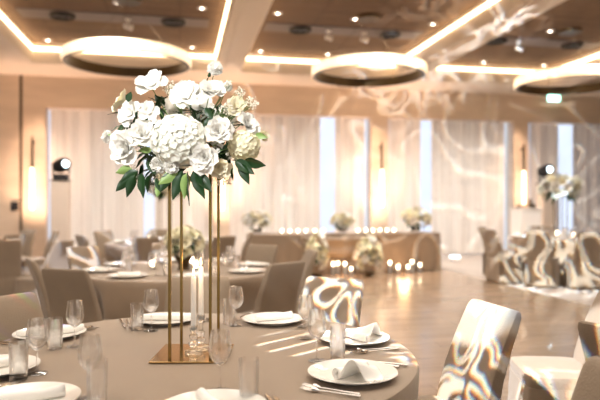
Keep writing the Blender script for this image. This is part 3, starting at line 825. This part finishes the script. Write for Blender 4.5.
tall((T3[0],T3[1]), 'on the third table, behind the left posts', .25, [M['petal'],M['petal_cream']], 21)
tall((T4[0]+.02,T4[1]), 'on the right table', .30, [M['petal'],M['petal_cream'],M['hydrangea']], 22)

# ---------------------------------------------------------------- head table
HV0, HV1, HU0, HU1 = 11.2, 11.95, 1.3, 5.1
t = empty('head_table', R((HU0+HU1)/2,(HV0+HV1)/2,0), TH, 'long head table before the curtains, under a draped cloth', 'table')
L = HU1-HU0
b = MB(); b.box((-L/2+.03,-.35,.72),(L/2-.03,.35,.744)); b.build('tabletop', M['pale_wood'], t, smooth=False)
for x in (-L/2+.15,L/2-.15):
    for y in (-.28,.28): b = MB(); b.box((x-.02,y-.02,0),(x+.02,y+.02,.72)); b.build('leg', M['steel'], t, smooth=False)
b = MB()
def cl(s, tt):
    # perimeter cloth around the long table
    P = 2*(L+.75); q = s*P
    if q < L: x,y = -L/2+q,-.375
    elif q < L+.75: x,y = L/2,-.375+(q-L)
    elif q < 2*L+.75: x,y = L/2-(q-L-.75),.375
    else: x,y = -L/2,.375-(q-2*L-.75)
    z = .752-.745*tt; k = tt
    w = .035*k*sin(q*13+1.2*sin(q*3))
    dx = 0; dy = 0
    if abs(y) >= .374: dy = math.copysign(w+.02*k, y)
    if abs(x) >= L/2-.001: dx = math.copysign(w*.6+.05*k, x)
    return (x+dx,y+dy,z)
b.grid(cl, 320, 10); b.box((-L/2,-.375,.748),(L/2,.375,.752))
tag(b.build('long_tablecloth', M['linen'], loc=R((HU0+HU1)/2,(HV0+HV1)/2,0), rz=TH), 'taupe draped cloth covering the long head table', 'tablecloth')
# swag over the front
b = MB()
def sw(s,tt):
    u = (s-.5)*1.5; z = .70-.02*tt-.30*tt*(1-(2*s-1)**2)-.06*tt
    return (u, -.46-.03*sin(tt*pi*3)*1 , z)
b.grid(sw, 30, 12)
tag(b.build('swag', M['linen'], loc=R(3.0,(HV0+HV1)/2,0), rz=TH, solid=.006), 'pale curved fabric swag on the front of the head table', 'drapery')
hp = lambda px, v: wall_u(px, v)
def hf(px, v, z, rad, sq, n, lab, vase=True, mats=None, seed=1):
    random.seed(seed)
    f = empty('flower_arrangement', R(hp(px,v),v,z), TH, lab, 'flower arrangement', 'flowers around the head table')
    b = MB(); b.lathe([(.001,0),(.08,0),(.1,.06),(.09,.06),(.001,.05)], 16); b.build('bowl', M['bronze'], f)
    bouquet(f, (0,0,.09+rad*sq[2]), rad, n, mats or [M['petal_cream'],M['hydrangea_cream'],M['petal']], 16, sq, .34)
hf(257,11.5,.79,.22,(1.3,.9,.7),24,'white and green flowers on the left end of the head table',mats=[M['petal'],M['petal_cream']],seed=31)
hf(342,11.5,.79,.2,(1.2,.9,.65),22,'yellowish flowers at the middle of the head table top',seed=32)
hf(416,11.5,.79,.25,(1.2,.9,.7),26,'yellowish flowers on the right end of the head table',seed=33)
hf(317,10.7,.0,.26,(.65,.7,1.35),24,'tall yellowish flowers standing on the floor left of the floor candles',seed=34)
hf(369,10.6,.0,.27,(.85,.7,1.2),28,'bushy cream flowers on the floor before the head table middle',seed=35)
for px in (282,290,298,306,315,323,358,366,373,380,387,394):
    v = 11.35+.15*random.random(); votive(R(hp(px,v),v,.7535), 'small lit candle in a row on top of the head table', 'candles along the head table top')
for px, v in [(333,10.9),(338,11.0),(345,10.85),(351,10.75),(390,10.9),(398,10.8),(399,11.0),(408,10.85),(412,11.0),(420,10.9)]:
    p = R(hp(px,v),v,0)
    o = empty('floor_candle', p, 0, 'lit pillar candle in glass on the floor before the head table', 'candle', 'floor candles before the head table')
    hgt = random.choice([.10,.13,.18])
    b = MB(); b.lathe([(.001,0),(.045,0),(.045,hgt+.08),(.042,hgt+.08),(.042,.005),(.001,.005)], 16); b.build('glass_cylinder', M['glass'], o)
    b = MB(); b.lathe([(.001,.006),(.034,.006),(.034,hgt),(.001,hgt)], 14); b.build('wax', M['wax'], o)
    b = MB(); b.sphere((0,0,hgt+.03), .021, 10, 8, (1,1,1.5)); b.build('flame', M['glow'], o)

# ---------------------------------------------------------------- plinths, moving heads
def moving_head(p, rz, lab, tgt_pitch=0):
    t = empty('moving_head_light', p, rz, lab, 'stage light', 'moving head stage lights')
    b = MB(); b.box((-.15,-.13,0),(.15,.13,.09)); b.build('base', M['black'], t, smooth=False, bevel=.01)
    b = MB()
    for x in (-.17,.14): b.box((x,-.06,.11),(x+.03,.06,.36))
    b.box((-.17,-.07,.09),(.17,.07,.125)); b.build('yoke', M['black'], t, smooth=False, bevel=.01)
    h = MB(); h.lathe([(.001,-.16),(.08,-.16),(.115,-.10),(.125,0),(.12,.12),(.10,.17),(.09,.17),(.085,.15),(.001,.15)], 24)
    hd = h.build('lamp_head', M['black'], t); hd.location = (0,0,.30); hd.rotation_euler = (math.radians(80),0,math.radians(38)); hd.scale = (1.2,1.2,1.1)
    h = MB(); h.lathe([(.001,.172),(.035,.170),(.055,.165)], 20); l_ = h.build('lens', M['lens'], hd)
    return t
u = wall_u(61,13.3); p = R(u,13.3,0)
zt = CAMZ+(204-180)/600*p.y
t = empty('truss_plinth', p, TH, 'tall pale plinth at left carrying a black stage light', 'plinth', 'plinths carrying stage lights')
b = MB(); b.box((-.17,-.17,.02),(.17,.17,zt-.02)); b.build('column', M['pale_wood'], t, smooth=False, bevel=.01)
b = MB(); b.box((-.2,-.2,0),(.2,.2,.02)); b.build('base_plate', M['black'], t, smooth=False)
b = MB(); b.box((-.18,-.18,zt-.02),(.18,.18,zt)); b.build('top_plate', M['black'], t, smooth=False)
moving_head((p.x,p.y,zt+.001), .25, 'black moving head light on the tall left plinth, bright lens')
u = wall_u(545,13.6); p2 = R(u,13.6,0); zt2 = CAMZ+(204-183)/600*p2.y
t = empty('truss_plinth', p2, TH, 'slim pale plinth at right behind the tall flowers', 'plinth', 'plinths carrying stage lights')
b = MB(); b.box((-.15,-.15,.02),(.15,.15,zt2-.02)); b.build('column', M['pale_wood'], t, smooth=False, bevel=.01)
b = MB(); b.box((-.2,-.2,0),(.2,.2,.02)); b.build('base_plate', M['black'], t, smooth=False)
b = MB(); b.box((-.17,-.17,zt2-.02),(.17,.17,zt2)); b.build('top_plate', M['black'], t, smooth=False)
moving_head((p2.x,p2.y,zt2+.001), -.35, 'black moving head light above the right table flowers, shining')
# white plinth under pillar lamp
u = wall_u(526,13.4); p3 = R(u,13.4,0); zt3 = CAMZ-(208-204)/600*p3.y
t = empty('white_plinth', p3, TH, 'white box plinth standing under the right tube lamp', 'plinth')
b = MB(); b.box((-.27,-.25,.05),(.27,.25,zt3-.03)); b.build('body', M['white_box'], t, smooth=False, bevel=.008)
b = MB(); b.box((-.29,-.27,zt3-.03),(.29,.27,zt3)); b.build('top', M['white_box'], t, smooth=False, bevel=.005)
b = MB(); b.box((-.25,-.23,0),(.25,.23,.05)); b.build('kick_base', M['black'], t, smooth=False)
for dx, h, lab in [(-.2,.09,'short dark vase at the left of the white plinth top'),(.12,.24,'tall dark vase on the white plinth top'),(.22,.10,'short dark vase at the right of the white plinth top')]:
    q = p3 + Vector((dx*CT,dx*ST,zt3+.0005)); b = MB()
    b.lathe([(.001,0),(.035,0),(.05,h*.3),(.03,h*.7),(.02,h*.85),(.028,h),(.022,h),(.014,h*.85),(.001,h*.5)], 16)
    tag(b.build('vase', M['bronze'], loc=q), lab, 'vase', 'dark vases on the white plinth')
# slim floor uplight before the patterned curtain
q = R(wall_u(455,13.2),13.2,0)
t = empty('floor_uplight', q, TH, 'small white floor uplight before the web-patterned curtain', 'uplight')
b = MB(); b.lathe([(.001,0),(.16,0),(.17,.02),(.15,.07),(.12,.09)], 20); b.build('body', M['white_box'], t)
b = MB(); b.lathe([(.001,.085),(.11,.088),(.12,.09)], 20); b.build('lens', M['lens'], t)

# ---------------------------------------------------------------- lights
def lamp(name, kind, loc, energy, color, target=None, **k):
    d = bpy.data.lights.new(name, kind); d.energy = energy; d.color = color
    for a, v in k.items(): setattr(d, a, v)
    o = bpy.data.objects.new(name, d); col.objects.link(o); o.location = loc
    if target is not None: o.rotation_euler = (Vector(target)-Vector(loc)).to_track_quat('-Z','Y').to_euler()
    return o
def gobo(name, loc, target, energy, angle, scale, width, off, color=(1,1,1), dist=.0, soft=.5, fringe=.02, lines=None):
    o = lamp(name, 'SPOT', loc, energy, color, target, spot_size=math.radians(angle), spot_blend=.25, shadow_soft_size=.012)
    d = o.data; d.use_nodes = True; n = d.node_tree.nodes; l = d.node_tree.links
    em = n['Emission']
    tc = n.new('ShaderNodeTexCoord'); sp = n.new('ShaderNodeSeparateXYZ'); l.new(tc.outputs['Normal'], sp.inputs[0])
    dx = n.new('ShaderNodeMath'); dx.operation = 'DIVIDE'; dy = n.new('ShaderNodeMath'); dy.operation = 'DIVIDE'
    l.new(sp.outputs['X'], dx.inputs[0]); l.new(sp.outputs['Z'], dx.inputs[1]); l.new(sp.outputs['Y'], dy.inputs[0]); l.new(sp.outputs['Z'], dy.inputs[1])
    cx = n.new('ShaderNodeCombineXYZ'); l.new(dx.outputs[0], cx.inputs[0]); l.new(dy.outputs[0], cx.inputs[1])
    outs = []
    for k in range(3):
        if lines:
            q = o.rotation_euler.to_quaternion(); nv = Vector(lines).normalized()
            dt = n.new('ShaderNodeVectorMath'); dt.operation = 'DOT_PRODUCT'; l.new(cx.outputs[0], dt.inputs[0])
            dt.inputs[1].default_value = (nv.dot(q @ Vector((1,0,0))), nv.dot(q @ Vector((0,1,0))), 0)
            ml = n.new('ShaderNodeMath'); ml.operation = 'MULTIPLY_ADD'; ml.inputs[1].default_value = scale; ml.inputs[2].default_value = .37+fringe*(k-1); l.new(dt.outputs['Value'], ml.inputs[0])
            fr = n.new('ShaderNodeMath'); fr.operation = 'FRACT'; l.new(ml.outputs[0], fr.inputs[0])
            sb = n.new('ShaderNodeMath'); sb.operation = 'SUBTRACT'; sb.inputs[1].default_value = .5; l.new(fr.outputs[0], sb.inputs[0])
            ab = n.new('ShaderNodeMath'); ab.operation = 'ABSOLUTE'; l.new(sb.outputs[0], ab.inputs[0])
            mr = n.new('ShaderNodeMapRange'); mr.interpolation_type = 'SMOOTHSTEP'
            mr.inputs['From Min'].default_value = width; mr.inputs['From Max'].default_value = width*soft; mr.inputs['To Min'].default_value = 0; mr.inputs['To Max'].default_value = 1
            l.new(ab.outputs[0], mr.inputs['Value']); outs.append(mr.outputs[0]); continue
        vm = n.new('ShaderNodeMapping'); vm.inputs['Scale'].default_value = (scale,)*3
        vm.inputs['Location'].default_value = (off[0]+fringe*(k-1), off[1]+fringe*.6*(k-1), off[2])
        l.new(cx.outputs[0], vm.inputs['Vector'])
        nz = n.new('ShaderNodeTexNoise'); nz.inputs['Scale'].default_value = 1; nz.inputs['Detail'].default_value = 0; nz.inputs['Distortion'].default_value = dist
        l.new(vm.outputs[0], nz.inputs['Vector'])
        acc = None
        for level in (.42,.56):
            sb = n.new('ShaderNodeMath'); sb.operation = 'SUBTRACT'; sb.inputs[1].default_value = level; l.new(nz.outputs['Fac'], sb.inputs[0])
            ab = n.new('ShaderNodeMath'); ab.operation = 'ABSOLUTE'; l.new(sb.outputs[0], ab.inputs[0])
            mr = n.new('ShaderNodeMapRange'); mr.interpolation_type = 'SMOOTHSTEP'
            mr.inputs['From Min'].default_value = width; mr.inputs['From Max'].default_value = width*soft; mr.inputs['To Min'].default_value = 0; mr.inputs['To Max'].default_value = 1
            l.new(ab.outputs[0], mr.inputs['Value'])
            if acc is None: acc = mr.outputs[0]
            else:
                ad = n.new('ShaderNodeMath'); ad.operation = 'MAXIMUM'; l.new(acc, ad.inputs[0]); l.new(mr.outputs[0], ad.inputs[1]); acc = ad.outputs[0]
        outs.append(acc)
    cc = n.new('ShaderNodeCombineColor')
    for k in range(3): l.new(outs[k], cc.inputs[k])
    l.new(cc.outputs[0], em.inputs['Color']); em.inputs['Strength'].default_value = 1
    return o
WARM = (1,.91,.80)
lamp('flower_fill', 'SPOT', (-1.4,-1.2,3.6), 720, (1,.99,.97), (-.45,2.3,1.62), spot_size=math.radians(13), spot_blend=.6, shadow_soft_size=.08)  # added spot that whitens the bouquet, no fixture behind it
# room lighting: added overhead area fill, unseen above the camera, uplights at the pillars
o = lamp('overhead_fill', 'AREA', R(1.0,3.4,4.1), 270, WARM, shape='RECTANGLE', size=6, size_y=5)
o = lamp('overhead_fill', 'AREA', R(-3,1.5,4.0), 60, WARM, R(-.5,4,0.8), shape='RECTANGLE', size=3, size_y=3)
for u, v in [(-1.1,8.6),(3.1,8.4),(7.0,9.2),(3.1,11.9),(-1.2,11.8),(7,12),(-5,7),(-5,11)]:
    lamp('ceiling_downlight', 'SPOT', R(u,v,4.15), 330 if v < 11.5 else 620, (1,.93,.86), R(u,v,0), spot_size=math.radians(150), spot_blend=1, shadow_soft_size=.2)
for px in (34,222,380,522):
    u = wall_u(px,V0-.35)
    lamp('pillar_uplight', 'SPOT', R(u,V0-.75,.12), 520, (1,.64,.44), R(u,V0,3.6), spot_size=math.radians(70), spot_blend=1, shadow_soft_size=.08)
    lamp('pillar_top_fill', 'SPOT', R(u,V0-.7,4.15), 260, (1,.68,.48), R(u,V0,1.6), spot_size=math.radians(50), spot_blend=1, shadow_soft_size=.08)  # added from above to even out the peach glow on the pillar
lamp('candle_light', 'POINT', at(196,264,2.3), .6, (1,.6,.3), shadow_soft_size=.02)
for px in (342,404): lamp('candle_light', 'POINT', R(hp(px,10.7),10.7,.25), 8, (1,.55,.25), shadow_soft_size=.1)
gobo('moving_head_beam', (-.3,.5,3.9), (.24,3.48,.66), 5200, 8.5, 24, .040, (3.1,1.2,0), (.92,.96,1), .4, fringe=.02)
gobo('moving_head_beam', (-1.6,.6,3.9), (.80,2.52,.70), 4600, 10.5, 30, .040, (2.3,8.1,0), (.92,.96,1), .5, fringe=.03)
gobo('moving_head_beam', (-1.6,.3,3.9), (1.40,3.1,.46), 4200, 9.5, 10, .13, (2.1,9.4,0), (.90,.94,1), .3, fringe=.03)
gobo('moving_head_beam', (-1.2,.3,3.9), (1.12,2.0,.8), 4000, 7, 22, .05, (5.1,3.4,0), (.92,.96,1), .5, fringe=.02)
gobo('moving_head_beam', (.3,1.9,4.0), (.06,2.52,.75), 2600, 9, 30, .1, (0,0,0), (.92,.96,1), lines=(1,-1,0))
gobo('moving_head_beam', (-3.4,1.0,3.4), (-1.36,2.82,.72), 1500, 9, 22, .05, (0,0,0), (.8,.85,1), lines=(.5,.2,1), fringe=.12)
gobo('moving_head_beam', R(3.0,5.5,4.1), (4.3,9.6,.6), 6000, 26, 16, .05, (1.1,5.2,0), (.86,.95,1), .4, fringe=.015)
gobo('moving_head_beam', (2.0,1.0,2.2), R(5.6,V0,2.4), 4200, 50, 8, .016, (4,2,0), (1,.95,.88), .8, fringe=.006)
gobo('moving_head_beam', R(4.0,4.5,1.2), R(5.07,10.2,4.2), 3000, 30, 13, .05, (8,2,0), (.9,.94,1), .5, fringe=.012)
gobo('moving_head_beam', R(-.2,3.6,4.1), (-2.7,7.3,.6), 3500, 36, 9, .04, (6,7,0), (.72,.80,1), .4, fringe=.010)

w = bpy.data.worlds.new('world'); bpy.context.scene.world = w; w.use_nodes = True
w.node_tree.nodes['Background'].inputs['Color'].default_value = (1,.96,.92,1); w.node_tree.nodes['Background'].inputs['Strength'].default_value = .52

cam = bpy.data.cameras.new('camera'); co = bpy.data.objects.new('camera', cam); col.objects.link(co)
co.location = (0,0,CAMZ); co.rotation_euler = (pi/2,0,0); cam.sensor_width = 36; cam.lens = 36; cam.shift_y = 4/600
cam.dof.use_dof = True; cam.dof.focus_distance = 2.3; cam.dof.aperture_fstop = 1.7
sc = bpy.context.scene; sc.camera = co
sc.view_settings.view_transform = 'Standard'; sc.view_settings.exposure = 0.15
sc.cycles.max_bounces = 12; sc.cycles.transmission_bounces = 12; sc.cycles.transparent_max_bounces = 16; sc.cycles.caustics_reflective = False; sc.cycles.caustics_refractive = False
